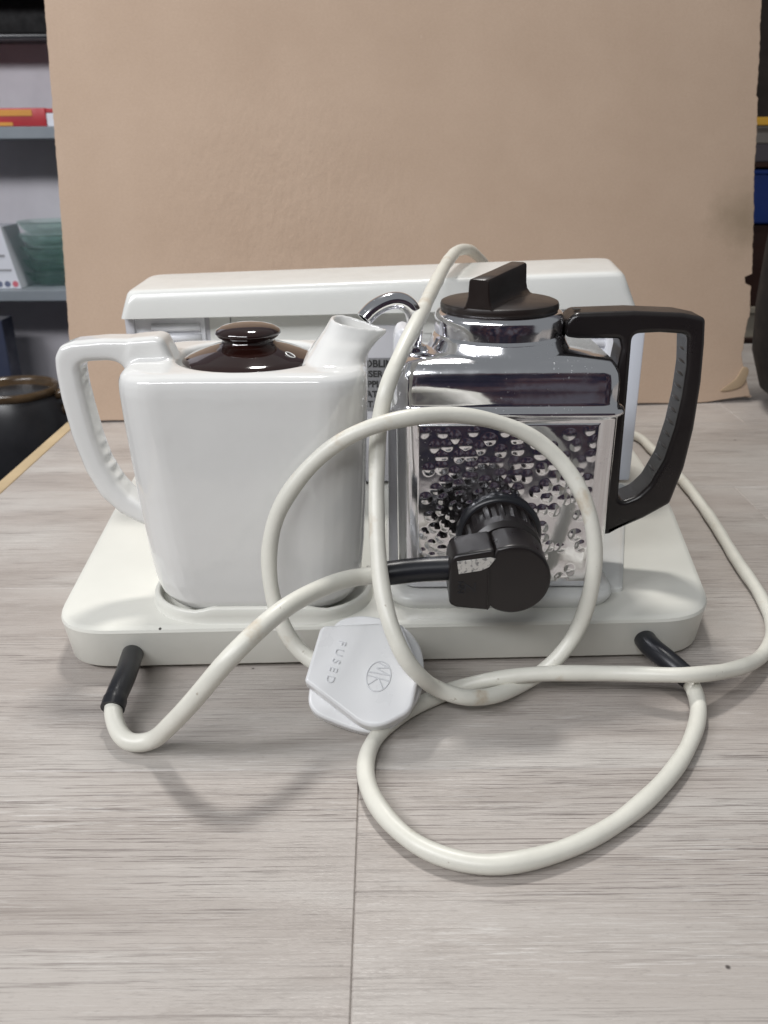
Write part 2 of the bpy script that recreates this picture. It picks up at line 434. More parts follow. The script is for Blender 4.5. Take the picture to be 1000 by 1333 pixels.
# raised holder rim round the teapot foot
def rim():
    cx, cy, w, d, r = -.0648, .0455, .1125, .0815, .030
    arc = []
    ring = rrect(cx, cy, w, d, r, 0, 10, 14)
    L = len(ring)
    idx = [i for i in range(L) if ring[i].y < cy + .012]
    # order from left to right along the front
    sel = sorted(idx, key=lambda i: math.atan2(ring[i].x - cx, -(ring[i].y - cy)))
    pts = [ring[i] for i in sel]; n = len(pts); rows = []
    for k, p in enumerate(pts):
        t = (pts[min(k + 1, n - 1)] - pts[max(k - 1, 0)]).normalized(); o = Vector((t.y, -t.x, 0))
        s = k / (n - 1)
        mid = 1 / (1 + math.exp(-(p.x + .091) * 1100)) * 1 / (1 + math.exp((p.x + .034) * 1100)) if p.y < cy - .03 else 0
        h = .0070 + .0022 * mid
        if s < .18 or s > .82: h = .0070 + .0035 * (1 if s < .5 else .6) * min(1, (abs(s - .5) - .32) / .12)
        e = min(1, min(s, 1 - s) / .04); h *= .25 + .75 * e
        z0 = .0262
        prof = [(.0030, 0), (.0022, .0008), (.0019, h * .5), (.0017, h - .0010), (.0009, h - .0002), (-.0003, h), (-.0013, h - .0006), (-.0015, h * .5), (-.0015, 0)]
        rows.append([p + o * a + Vector((0, 0, z0 + b)) for a, b in prof])
    return loft(rows)
v, f = rim(); link('pot_holder_rim', mesh(v, f), M['cream'], tm, 60)
# low plinth under the kettle
rings = [rrect(.0612, .075, .1200 - 2 * i, .1190 - 2 * i, .016, z, 8, 5) for i, z in ((.0018, .0262), (.0006, .0285), (0, .0305), (.0004, .0325), (.0018, .0336), (.0035, .0338))]
v, f = loft(rings); link('kettle_plinth', mesh(v, f), M['coverwhite'], tm, 50)
# raised strip beside the kettle leading to the housing
rings = [[Vector((x, y, z)) for x, y in round_poly([(.100, .03 + o), (.1285 - o, .034 + o), (.171 - o, .192), (.10, .192)], .004, 5)] for o, z in ((0, .0262), (.0002, .0286), (.0012, .0292))]
v, f = loft(rings); link('kettle_rest', mesh(v, f), M['coverwhite'], tm, 40)
# housing at the back
yb = lambda x, y=.194: y + .010 + .024 * x
def ybox(x0, x1, yf, depth, z0, z1, bev=.0006):
    me = box(x0, x1, 0, depth, z0, z1, bev)
    for q in me.vertices: q.co.y += yf + .024 * q.co.x
    return me
link('housing', ybox(-.170, .1685, .2040, .066, .0262, .1505, .003), M['grey'], tm, 35)
link('front_panel', ybox(-.1005, .098, .2022, .004, .030, .1495), M['coverwhite'], tm, 35)
link('front_panel', ybox(-.1150, -.1012, .2024, .004, .030, .1495), M['coverwhite'], tm, 35)
link('recess_panel', ybox(-.030, .022, .1985, .0035, .030, .1400), M['grey'], tm, 35)
for x0, x1 in ((-.1660, -.1180), (.1015, .1630)):
    g = link('grille', ybox(x0, x1, .2020, .003, .060, .1490), M['silver'], tm, 35)
    for k in range(6):
        z = .1398 - .0068 * k
        v, f = tube([(x0 + .013, .2016 + .024 * x0, z), (x1 - .003, .2016 + .024 * x1, z)], .0026, 12, .02)
        link('rib', mesh(v, f), M['silver'], g, 180)
link('pillar', ybox(.1585, .1750, .1940, .010, .0290, .1460, .002), M['pillar'], tm, 35)
link('pillar', ybox(.1500, .1583, .1965, .008, .0290, .1460, .002), M['silver'], tm, 35)
link('pillar', ybox(-.1700, -.1635, .1990, .008, .0290, .1480, .002), M['grey'], tm, 35)
# cover along the top of the housing
def cov(k):
    # ring of a wedge: bottom front, crease, top back; taller towards the right
    s = [(-.1695, .1845, .1472), (.1660, .1935, .1512), (.1665, .268, .1512), (-.1735, .262, .1472)]
    return s
def cover_mesh():
    B = [Vector(p) for p in ((-.1697, .1848, .1474), (.1662, .1936, .1510), (.1715, .272, .1510), (-.1745, .263, .1474))]
    T = [Vector(p) for p in ((-.1648, .1885, .1652), (.1568, .1975, .1738), (.1640, .268, .1752), (-.1650, .258, .1668))]
    def ring(P, r, n=7):
        o = []
        for i in range(4):
            p, a, b = P[i], P[i - 1], P[(i + 1) % 4]; u = (a - p).normalized() * r; w = (b - p).normalized() * r
            for k in range(n + 1):
                t = k / n; o.append((p + u) * (1 - t) ** 2 + p * 2 * t * (1 - t) + (p + w) * t * t)
            for k in range(1, 5):
                q = P[(i + 1) % 4] + (P[i] - P[(i + 1) % 4]).normalized() * r
                o.append((p + w).lerp(q, k / 5))
        return o
    mix = lambda t, ins=0: [b.lerp(q, t) + Vector((ins if b.x < 0 else -ins, ins if b.y < .23 else -ins, 0)) for b, q in zip(B, T)]
    rs = [ring(mix(0, .0012), .004), ring(mix(0.02, .0002), .004), ring(mix(.06), .005), ring(mix(.5), .006), ring(mix(.86), .008), ring(mix(.94, .0008), .009), ring(mix(.985, .0024), .010), ring(mix(1, .0046), .012)]
    return loft(rs)
v, f = cover_mesh(); link('top_cover', mesh(v, f), M['coverwhite'], tm, 50)
# rating label between teapot and kettle
lb = link('rating_label', ybox(-.020, .012, .1978, .0006, .082, .1185, .0001), M['label'], tm, 0)
for k, s in enumerate(('GOBLIN', 'IO/SER. NO', 'SUPPLY V', 'WATTS', 'PAT. PEND')):
    me = text_mesh(s, .0060 if k else .0068, .0001, XZ(.1975) @ Matrix.Translation((-.0178, .1145 - .0070 * k, 0)), .0002, 'LEFT')
    link('lettering', me, M['ink'], lb, 0)
# upright steam column left of the kettle, with its small metal bracket
rings = [rrect(.0108, .088, .0100 - 2 * i, .028 - 2 * i, .005, z, 6, 3) for i, z in ((0, .0264), (0, .1545), (.0008, .158), (.0022, .1602), (.0040, .1610))]
v, f = loft(rings); link('column', mesh(v, f), M['silver'], tm, 50)
rings = [rrect(.0070, .058, .0090 - 2 * i, .012 - 2 * i, .003, z, 6, 3) for i, z in ((0, .0264), (0, .126), (.0010, .1295), (.003, .1305))]
v, f = loft(rings); link('bracket', mesh(v, f), M['grey'], tm, 50)

# ------------------------------------------------------------------ teapot
pc = (-.0660, .0430)
tp = thing('teapot', 'white square ceramic teapot with angular handle and brown lid on the left', 'teapot', (pc[0], pc[1], .0270))
def pot_mesh():
    prof = [(.0285, .072, .056, .022, -.0645), (.0293, .086, .064, .024, -.0645), (.0320, .0975, .0710, .026, -.0650), (.0375, .1045, .0755, .026, -.0654), (.0460, .1075, .0775, .025, -.0656), (.0620, .1105, .0800, .0245, -.0656), (.085, .1130, .0825, .024, -.0658),
            (.110, .1150, .0850, .023, -.0660), (.130, .1165, .0868, .022, -.0660), (.1450, .1172, .0875, .021, -.0659), (.1495, .1168, .0870, .021, -.0659), (.1522, .1150, .0855, .021, -.0659), (.1540, .1118, .0822, .021, -.0659), (.1549, .105, .0755, .021, -.0659)]
    rings = [rrect(cx, .0425, w, d, r, z, 8, 5) for z, w, d, r, cx in prof]
    lc = (-.0660, .0440)
    for r, z in ((.0385, .1553), (.0365, .1547), (.0355, .1532), (.0350, .1500), (.028, .1495)): rings.append(circ_like(rings[-1] if r < .038 else rrect(lc[0], lc[1], .09, .09, .021, 0, 8, 5), lc, r, z))
    parts = [loft(rings)]
    # handle: a flat angular hoop with a broad root block
    ho = [(-.0990, .1490), (-.1060, .1640), (-.1180, .1648), (-.1349, .1650), (-.1500, .1638), (-.1566, .1615), (-.1598, .1562), (-.1602, .1492), (-.1596, .1356), (-.1570, .1157), (-.1525, .0971), (-.1465, .0835), (-.1374, .0737), (-.1283, .0681), (-.1050, .0600)]
    hi = [(-.1050, .0720), (-.1250, .0790), (-.1318, .0837), (-.1370, .0909), (-.1418, .1014), (-.1449, .1149), (-.1470, .1298), (-.1483, .1416), (-.1486, .1500), (-.1474, .1522), (-.1438, .1538), (-.1343, .1542), (-.1300, .1536), (-.1272, .1515), (-.1255, .1470), (-.1100, .1400)]
    def raw(me): return [v.co.copy() for v in me.vertices], [tuple(p.vertices) for p in me.polygons]
    parts.append(raw(plate([round_poly(ho + hi, .004, 3)], .0092, .0036, XZ(.043), 3)))
    parts.append(raw(plate([round_poly([(-.1262, .1460), (-.1262, .1585), (-.1225, .1652), (-.1095, .1662), (-.1060, .1650), (-.0985, .1480)], .003, 4)], .0100, .0036, XZ(.043), 3)))
    for k in range(11):                                 # faint finger ridges on the inside of the grip
        t = k / 10; q = Vector((-.1483, .043, .147)).lerp(Vector((-.1345, .043, .0865)), t); q.x -= .0040 * math.sin(math.pi * t) ** 1.0; q.x -= .0007
        rr = []
        for j in range(7):
            e = -1 + 2 * j / 6; w = math.sqrt(max(0.02, 1 - e * e))
            rr.append([q + Vector((.0016 * w * math.cos(2 * math.pi * i / 10), .0060 * e, .0020 * w * math.sin(2 * math.pi * i / 10))) for i in range(10)])
        parts.append(loft(rr))
    # spout: wedge rising from the right shoulder, with an open lip
    def ell(cx, cz, ax, ay, tilt, tip=0, n=32, p=2.4):
        o = []
        for i in range(n):
            t = 2 * math.pi * i / n; c, s = math.cos(t), math.sin(t)
            x = ax * math.copysign(abs(c) ** (2 / p), c); y = ay * math.copysign(abs(s) ** (2 / p), s) * (1 - tip * (c * .5 + .5) ** 1.5)
            o.append(Vector((cx + x * math.cos(tilt), .043 + y, cz + x * math.sin(tilt))))
        return o
    s = [ell(-.0270, .1250, .0160, .030, 0, 0, 32, 3.2), ell(-.0250, .1440, .0165, .0315, 0, 0, 32, 3), ell(-.0240, .1500, .0165, .0360, 0, 0, 32, 3), ell(-.0235, .1530, .0160, .0345, R(-3), .03, 32, 2.9), ell(-.0225, .1552, .0147, .0295, R(-5), .10, 32, 2.7), ell(-.0208, .1580, .0139, .0252, R(-7), .18, 32, 2.6), ell(-.0184, .1613, .0134, .0212, R(-9), .30, 32, 2.5), ell(-.0154, .1648, .0134, .0166, R(-11), .45), ell(-.0118, .1690, .0142, .0124, R(-13), .74),
         ell(-.0114, .1704, .0140, .0114, R(-13), .78), ell(-.0116, .1704, .0124, .0099, R(-13), .78), ell(-.0122, .1660, .0108, .0088, R(-13), .6), ell(-.0140, .1605, .0095, .0075, R(-12), .4), ell(-.0155, .1570, .0080, .0065, R(-10), .3)]
    for r_ in s[7:12]:
        for p in r_: p.z += (p.y - .043) * .07
    parts.append(loft(s))
    return join(parts)
v, f = pot_mesh()
pb = link('body', mesh(v, f), M['ceramic'], tp, 180)
rm = pb.modifiers.new('remesh', 'REMESH'); rm.mode = 'VOXEL'; rm.voxel_size = .0009; rm.use_smooth_shade = True
sm = pb.modifiers.new('smooth', 'SMOOTH'); sm.factor = .5; sm.iterations = 6
lc = (-.0660, .0440, 0)
v, f = lathe([(.020, .1515), (.0318, .1518), (.0328, .1524), (.0330, .1533), (.0322, .1542), (.0290, .1555), (.0245, .1573), (.0190, .1592), (.0150, .1604), (.0133, .1613), (.0128, .1624), (.0134, .1634), (.0152, .1645), (.0160, .1656), (.0160, .1665), (.0152, .1676), (.0125, .1690), (.0080, .1700), (.0035, .1704), (.0004, .1705)], lc, n=64)
v = [Vector((p.x, p.y, p.z + .0002)) for p in v]
ld = link('lid', mesh(v, f), M['brown'], tp, 50)
v, f = tube([Vector((-.0445, .0315, .1575)) + Vector((.0022 * math.cos(t), .0022 * math.sin(t) * .8, -.0011 * math.cos(t) + .0004 * math.sin(t))) for t in [i * .4189 for i in range(16)]], .00032, 8, .001)
link('vent_hole', mesh(v, f), M['ceramic'], ld, 180)

# ------------------------------------------------------------------ kettle
kc = (.0612, .0660)
kt = thing('kettle', 'square chrome kettle with hammered front, black cap and black handle on the right', 'kettle', (kc[0], kc[1], .0338))
KR = .0098
def k_rings():
    prof = [(.0342, .0050), (.0350, .0016), (.0368, .0002), (.0400, 0), (.1255, .0004), (.1268, .0001), (.1275, -.0013), (.1283, -.0021), (.1294, -.0024), (.1305, -.0020), (.1313, -.0012), (.1320, .0002), (.1345, .0008),
            (.1400, .0006), (.1443, .0008), (.1480, .0014), (.1507, .0026), (.1526, .0040), (.1537, .0050)]
    return [rrect(kc[0], kc[1], .1105 - 2 * i - .0030 * max(0, (.12 - z)) / .09, .0850 - 2 * i, max(KR - i * .4, .006), z, 9, 10) for z, i in prof]
rings = k_rings()
cc = (.0595, .0660)
for r, z in ((.0370, .1545), (.0362, .1556), (.0352, .1574), (.0344, .1592), (.0338, .1604)): rings.append(circ_like(rings[0], cc, r, z))
v, f = loft(rings); link('body', mesh(v, f), M['chrome'], kt, 60)
v, f = lathe([(.0325, .1594), (.0341, .1604), (.0335, .1613), (.0327, .1619), (.0329, .1650), (.0331, .1690), (.0326, .1712), (.0314, .1724), (.0298, .1729), (.028, .1730)], (cc[0], cc[1], 0), n=64)
link('neck_ring', mesh(v, f), M['chrome'], kt, 50)
# hammered front panel: overlapping round dents in a raised sheet
def hammered():
    rng = np.random.RandomState(3)
    x0, x1, z0, z1 = .0160, .1065, .0372, .1252
    nx, nz = 240, 240
    X, Zz = np.meshgrid(np.linspace(x0, x1, nx), np.linspace(z0, z1, nz))
    H = np.zeros_like(X)
    lo = np.full_like(X, 9.); pts = []
    for _ in range(16000):
        cx, cz = rng.uniform(x0 + .003, x1 - .003), rng.uniform(z0 + .003, z1 - .003)
        if all((cx - a) ** 2 + (cz - b) ** 2 > .0057 ** 2 for a, b in pts): pts.append((cx, cz))
    for cx, cz in pts:
        if cx > .086 and cz < .078 and rng.rand() < .4: continue
        if min(cx - x0, x1 - cx, cz - z0, z1 - cz) < .0065 and rng.rand() < .25: continue
        rr = rng.uniform(.0031, .0037); el = rng.uniform(.9, 1.12)
        d = np.sqrt(((X - cx) * el) ** 2 + ((Zz - cz) / el) ** 2) / rr
        lo = np.minimum(lo, np.where(d < 1, -rng.uniform(.6, 1.0) * np.clip(1 - d * d, 0, 1) ** 1.25, 9))
    H = np.where(lo < 8, lo, 0) * .00050
    for _ in range(2):
        H[1:-1, 1:-1] = (H[1:-1, 1:-1] * 4 + H[:-2, 1:-1] + H[2:, 1:-1] + H[1:-1, :-2] + H[1:-1, 2:]) / 8
    # irregular outline of the panel, fading into the flat sheet
    ed = np.minimum.reduce([X - x0, x1 - X, Zz - z0, z1 - Zz]); fade = np.clip((ed - .0012) / .0025, 0, 1)
    warp = .00022 * np.sin(X * 90 + 1.3) * np.sin(Zz * 75)
    Yv = kc[1] - .0425 + .0007 - .0008 * np.clip(ed / .0015, 0, 1) - (H * fade) * -1.0 + warp * fade
    v = np.stack([X, Yv, Zz], -1).reshape(-1, 3)
    f = [(j * nx + i, j * nx + i + 1, (j + 1) * nx + i + 1, (j + 1) * nx + i) for j in range(nz - 1) for i in range(nx - 1)]
    return v.tolist(), f
v, f = hammered()
link('hammered_panel', mesh(v, f, False), M['chrome'], kt, 180)
# black cap with its fin
v, f = lathe([(.026, .1726), (.0292, .1728), (.0300, .1738), (.0301, .1756), (.0296, .1770), (.0282, .1776), (.010, .1782), (.0005, .1783)], (cc[0], cc[1], 0), n=64)
cp = link('cap', mesh(v, f), M['brownblack'], kt, 40)
def fin():
    ph = R(27); ax = Vector((math.sin(ph), math.cos(ph), 0)); sd = Vector((ax.y, -ax.x, 0)); c0 = Vector((cc[0] - .0005, cc[1], 0))
    rows = []
    for s, w0 in ((-.0288, .0049), (-.0282, .0055), (-.014, .0052), (.0, .0050), (.014, .0052), (.0278, .0052), (.0285, .0046)):
        e = 0 if abs(s) > .0284 else 1
        top = .1912 + .0020 * (s + .0285) / .057 - (.0004 if not e else 0); tw = w0 * .92
        row = []
        prof = [(-w0 * 2.1, .1766), (-w0 * 1.45, .1780), (-w0 * 1.12, .1800), (-w0, .183), (-tw, top - .0012), (-tw + .0006, top - .0003), (-tw * .6, top), (tw * .6, top), (tw - .0006, top - .0003), (tw, top - .0012), (w0, .183), (w0 * 1.12, .1800), (w0 * 1.45, .1780), (w0 * 2.1, .1766)]
        if s < -.028: prof = [(a if abs(a) < w0 * 1.2 else math.copysign(w0 * 1.5 if abs(a) > w0 * 1.8 else w0 * 1.25, a), b) for a, b in prof]
        for a, b in prof: row.append(c0 + ax * s + sd * a + Vector((0, 0, b)))
        rows.append(row)
    return loft(rows)
v, f = fin(); link('grip', mesh(v, f), M['brownblack'], cp, 35)
# handle
dx = lambda P: [(x + .0012, z) for x, z in P]
KO = [(.1200, .1590, .002), (.0990, .1592, .003), (.0925, .1600, .004), (.0912, .1660, .006), (.0960, .1722, .006), (.1250, .1730, .02), (.1500, .1718, .02), (.1622, .1693, .003), (.1634, .1563, .02), (.1643, .1363, .03), (.1637, .1112, .03), (.1613, .0895, .02), (.1560, .0688, .004), (.1428, .0604, .02), (.1215, .0500, .001), (.1195, .0900, .02), (.1185, .1300, .01), (.1215, .1540, .004)]
KI = [(.1262, .1614, .004), (.1400, .1620, .01), (.1542, .1610, .004), (.1558, .1444, .02), (.1554, .1280, .02), (.1536, .1111, .02), (.1501, .0938, .02), (.1440, .0800, .012), (.1383, .0736, .012), (.1276, .0690, .0045), (.1272, .0900, .02), (.1268, .1300, .02)]
kh = wn(link('handle', plate([round_poly(KO, .004, 5), round_poly(KI, .004, 5)], .0105, .0026, XZ(.0660), 3), M['black'], kt, 40))
v, f = lathe([(.0022, .1728), (.0022, .1731), (.0005, .1731)], (.0985, .0640, 0), n=16); link('screw_hole', mesh(v, f), M['ink'], kh, 0)
for k in range(11):                                     # finger ridges inside the grip
    t = k / 10; z = .152 - .066 * t; x = float(np.interp(z, [.080, .0938, .111, .128, .1444, .161], [.1443, .1501, .1536, .1554, .1558, .1548])) + .0001
    v, f = tube([(x + .0004, .0588, z), (x + .0002, .0610, z), (x, .0660, z), (x + .0002, .0710, z), (x + .0004, .0732, z)], lambda q: .0003 + .0006 * math.sin(math.pi * q), 8, .001); link('ridge', mesh(v, f), M['black'], kh, 180)
# bent spout tube
sp = [(.0150, .0580, .1530), (.0158, .0580, .1600), (.0164, .0578, .1670), (.0150, .0570, .1742), (.0105, .0560, .1787), (.0050, .0548, .1794), (-.0005, .0530, .1778), (-.0050, .0512, .1755), (-.0092, .0492, .1712)]
pts = smooth_pts(spline(sp, .0012), 8)
v, f = tube(pts, .0042, 24, raw=True, cap=False); vi, fi = tube(pts, .0033, 24, raw=True, cap=False)
n = 24; L = len(pts); v = list(v); off = len(v); v += list(vi); f = f + [tuple(reversed([i + off for i in q])) for q in fi] + [((L - 1) * n + i, (L - 1) * n + (i + 1) % n, off + (L - 1) * n + (i + 1) % n, off + (L - 1) * n + i) for i in range(n)]
link('spout_tube', mesh(v, f, False), M['chrome'], kt, 50)
v, f = lathe([(.0075, .1505), (.0078, .1540), (.0070, .1562), (.0055, .1570), (.0040, .1570)], (.0151, .0580, 0), n=32); link('spout_collar', mesh(v, f), M['chrome'], kt, 40)
# inlet collar on the front that takes the connector
kz = .0665; kx = .0585
v, f = lathe([(.0215, -.0010), (.0218, .0010), (.0210, .0030), (.0196, .0040), (.0186, .0040)], (kx, .0230, kz), 'Y', 48)
link('inlet_collar', mesh(v, f), M['rubber'], kt, 40)

# ------------------------------------------------------------------ kettle lead: connector, cable, grommet
kl = thing('appliance_cord', 'short white kettle cord with black round connector plugged into the chrome kettle front', 'power cord', (kx, -.02, .0045))
cyl = []
nn = 96
prof = [(.0010, .0170), (.0010, .0186), (.004, .0188), (.0190, .0184), (.0225, .0178), (.0250, .0160)]
rings = []
for h, r in prof:
    rg = []
    for i in range(nn):
        a = 2 * math.pi * i / nn; g = .0011 if (i // 2) % 2 and .003 < h < .0185 else 0
        rg.append(Vector((kx + (r - g) * math.cos(a), .0215 - h, kz + (r - g) * math.sin(a))))
    rings.append(rg)
# extra edge rows so that the ridges end crisply
def rr(h, r, ridged):
    return [Vector((kx + (r - (.0012 if ridged and (i // 3) % 2 else 0)) * math.cos(2 * math.pi * i / nn), .0215 - h, kz + (r - (.0012 if ridged and (i // 3) % 2 else 0)) * math.sin(2 * math.pi * i / nn))) for i in range(nn)]
rings = [rr(.0008, .0188, 0), rr(.0022, .0192, 0), rr(.0030, .0192, 0), rr(.0031, .0186, 1), rr(.0185, .0182, 1), rr(.0186, .0186, 0), rr(.0240, .0182, 0), rr(.0262, .0160, 0)]
v, f = loft(rings); link('ridged_collar', mesh(v, f), M['black'], kl, 30)
hx, hz = .0592, .0655
ho = []
for i in range(41):
    a = R(118 - 236 * i / 40); ho.append((hx + .0174 * math.cos(a), hz + .0174 * math.sin(a)))
ho += round_poly([(hx - .0100, hz - .0160), (hx - .0260, hz - .0142, .004), (hx - .0292, hz - .0125, .005), (hx - .0296, hz + .0060, .006), (hx - .0280, hz + .0125, .006), (hx - .0090, hz + .0158)], .002, 5)
hd = link('connector_head', plate([ho], .0110, .0016, XZ(-.0165), 3), M['black'], kl, 35); wn(hd)
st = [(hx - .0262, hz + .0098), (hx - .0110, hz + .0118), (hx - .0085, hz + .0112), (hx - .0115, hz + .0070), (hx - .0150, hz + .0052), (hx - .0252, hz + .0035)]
link('chamfer_glint', plate([st], .0002, .00005, XZ(-.0277), 1), M['glint'], hd, 0)  # thin pale patch painting the chamfer's reflection onto the black face
link('step_edge', box(hx - .0118, hx - .0112, -.0281, -.0270, hz - .0150, hz + .0060), M['black'], hd, 0)
for k, (s, z, sz) in enumerate((('Z', -.0195, .0075), ('NM', -.0238, .0042))):
    me = text_mesh(s, sz, .00015, XZ(-.0276) @ Matrix.Translation((hx + z, hz - .0035, 0)) @ Matrix.Rotation(R(90), 4, 'Z'))
    link('moulded_mark', me, M['rubber'], hd, 0)
v, f = tube([(hx - .0280, -.0170, kz + .0003), (.0170, -.0176, kz - .0001), (.0020, -.0190, kz - .0012), (-.0040, -.0196, kz - .0020)], .0058, 24); link('sleeve', mesh(v, f), M['rubber'], kl, 50)
v, f = tube([(-.0034, -.01955, kz - .0020), (-.0046, -.01965, kz - .0021)], .0066, 24); link('sleeve_flange', mesh(v, f), M['rubber'], kl, 50)
KC = [(.004, -.0188, .0655), (-.0027, -.0195, .0645), (-0.0105, -0.0215, 0.065), (-0.0207, -0.031, 0.0673), (-0.0318, -0.045, 0.0691), (-0.0449, -0.063, 0.0689), (-0.0623, -0.079, 0.0584), (-0.0794, -0.08, 0.0378), (-0.0917, -0.074, 0.0215), (-0.1045, -0.0665, 0.0066), (-0.1130, -0.0668, 0.0056), (-0.1205, -0.0595, 0.0068), (-0.1262, -0.0470, 0.0108), (-.1262, -.040, .0128)]
v, f = tube(KC, .0041, 20, .0015, 14); link('cable', mesh(v, f), M['cord'], kl, 180)
RL = [(-0.1300, 0.006, 0.0095), (-0.1280, -0.006, 0.0122), (-0.1256, -0.026, 0.0142), (-0.1259, -0.0410, 0.0128), (-0.1261, -0.0472, 0.0107)]
v, f = tube(RL, lambda t: .0055 - .0004 * t + (.0005 if t > .9 else 0), 24, .0015, 3); link('grommet', mesh(v, f), M['rubber'], kl, 50)

# ------------------------------------------------------------------ mains lead
ml = thing('mains_cord', 'long coiled white mains cord with white three pin plug, looping over the kettle', 'power cord', (.0, -.05, .0))
MC = [(.1440, -.0180, .0108), (0.1482, -0.0247, 0.0085), (0.1478, -0.0400, 0.0048), (0.1344, -0.0684, 0.0042), (0.1116, -0.0977, 0.0042), (0.0842, -0.1213, 0.0042), (0.0583, -0.1343, 0.0042), (0.035, -0.138, 0.0042), (0.014, -0.1297, 0.0042), (-0.0022, -0.1089, 0.0042), (-0.0087, -0.0855, 0.0042), (-0.0051, -0.0634, 0.0042), (0.0079, -0.0441, 0.0042), (0.0236, -0.0308, 0.0042), (0.0352, -0.0233, 0.0045), (0.0529, -0.0241, 0.01), (0.0751, -0.024, 0.0128), (0.1118, -0.0261, 0.014), (0.1426, -0.0331, 0.0175), (0.1699, -0.0203, 0.012), (0.1947, 0.0022, 0.006), (0.2129, 0.0327, 0.0042), (0.2208, 0.0681, 0.0042), (0.2252, 0.1196, 0.0042), (0.2323, 0.1884, 0.0042), (0.2361, 0.2623, 0.0042), (0.234, 0.3415, 0.0042), (0.2286, 0.383, 0.0042), (0.19, 0.4, 0.0045), (0.15, 0.385, 0.02), (0.105, 0.35, 0.09), (0.085, 0.318, 0.155), (0.0668, 0.282, 0.1775), (0.0536, 0.245, 0.183), (0.0419, 0.19, 0.1822), (0.0268, 0.1, 0.1769), (0.0163, 0.046, 0.169), (0.0082, 0.022, 0.159), (0.0014, 0.008, 0.1459), (-0.0021, 0.004, 0.1298), (-0.0033, -0.006, 0.1088), (-0.0031, -0.022, 0.0848), (-0.0015, -0.034, 0.0674), (0.0027, -.0465, .0528), (.009, -.0530, .0399), (.0158, -.0520, .0300), (0.0242, -0.0440, 0.0180), (0.0364, -0.0436, 0.0130), (0.0518, -0.0348, 0.008), (0.0697, -0.0205, 0.0060), (0.0823, -0.018, 0.0151), (0.0929, -0.014, 0.0285), (0.0991, -0.012, 0.0507), (0.1005, -0.008, 0.0713), (0.0967, -0.002, 0.0906), (0.0876, 0.006, 0.107), (0.0726, 0.01, 0.1209), (0.0537, 0.008, 0.1301), (0.0315, 0.002, 0.1358), (0.0101, -0.006, 0.1366), (-0.0071, -0.01, 0.1333), (-0.0238, -0.0095, 0.124), (-0.0388, -0.01, 0.1093), (-0.0495, -0.012, 0.0925), (-0.0538, -0.015, 0.0754), (-0.0532, -0.02, 0.0578), (-0.0486, -0.025, 0.0422), (-0.0412, -0.03, 0.0314), (-0.0309, -0.036, 0.0265), (-.022, -.038, .025)]
v, f = tube(MC, lambda t: .0038 + .00012 * math.sin(t * 173) + .0001 * math.sin(t * 411), 18, .0018, 6); link('cable', mesh(v, f), M['cord'], ml, 180)
RR = [(0.1345, 0.012, 0.0128), (0.1354, -0.001, 0.0136), (0.1411, -0.013, 0.0124), (0.1488, -0.0248, 0.0088)]
v, f = tube(RR, lambda t: .0056 - .0004 * t, 24, .0015, 3); link('grommet', mesh(v, f), M['rubber'], ml, 50)
# plug: two shells lying against the base
e1, e2, en = Vector((1, 0, 0)), Vector((0, .747, .665)), Vector((0, -.665, .747))
def plugM(off): 
    p = Vector((0, -.067, .012)) + en * off
    return Matrix(((e1.x, e2.x, en.x, p.x), (e1.y, e2.y, en.y, p.y), (e1.z, e2.z, en.z, p.z), (0, 0, 0, 1)))
PC = [(-.0297, .0486, .004), (.0080, .0502, .006), (.0160, .0270, .012), (.0118, .0085, .010), (-.0061, -.0010, .016), (-.0366, .0224, .0025)]
PB = [(-0.0353, 0.0202), (-0.0332, 0.0113), (-0.0239, 0.0061), (-0.0098, 0.0015), (0.0007, 0.0023), (0.0094, 0.0095), (0.0160, 0.0188), (0.0182, 0.0315), (0.0160, 0.0427), (0.0085, 0.0518), (-0.0033, 0.0560), (-0.0144, 0.0568), (-0.0236, 0.0530), (-0.0300, 0.0400)]
pcv = link('plug_cover', plate([round_poly(PC, .006, 7)], .0050, .0018, plugM(-.0050), 4), M['plug'], ml, 40); wn(pcv)
wn(link('plug_back', plate([closed_spline(PB, 5)], .0040, .0016, plugM(-.0142), 4), M['plug'], ml, 40))
for x, y, w in ((-.021, .030, .004), (.002, .024, .0032), (.002, .044, .0032)):
    me = box(x - w / 2, x + w / 2, y - .002, y + .002, -.0260, -.0170, .0003); me.transform(plugM(0)); link('plug_pin', me, M['chrome'], ml, 0)
tdir = Vector((-.29, -.957)).normalized(); udir = Vector((-tdir.y, tdir.x))
def tm2(cx, cy): return plugM(.0001) @ Matrix(((tdir.x, udir.x, 0, cx), (tdir.y, udir.y, 0, cy), (0, 0, 1, 0), (0, 0, 0, 1)))
link('fused_lettering', text_mesh('F U S E D', .0052, .0004, tm2(-.0226, .0312)), M['mark'], pcv, 0)
def stroke(P, r=.00034):
    MM = tm2(-.0030, .0243); return tube([MM @ Vector((a, b, 0)) for a, b in P], r, 6, raw=True)
el = [(.0070 * math.cos(i * math.pi / 20), .0054 * math.sin(i * math.pi / 20)) for i in range(41)]
lg = [stroke(el), stroke([(-.0062, -.0018), (-.0050, .0032)]), stroke([(-.0050, .0032), (-.0034, -.0020)]), stroke([(-.0034, -.0020), (-.0018, .0048)]), stroke([(-.0018, .0048), (-.0008, -.0050)]), stroke([(.0008, .0050), (.0008, -.0050)]), stroke([(.0008, .0002), (.0048, .0034)]), stroke([(.0008, .0002), (.0048, -.0034)])]
v, f = join(lg); link('maker_emblem', mesh(v, f), M['mark'], pcv, 0)

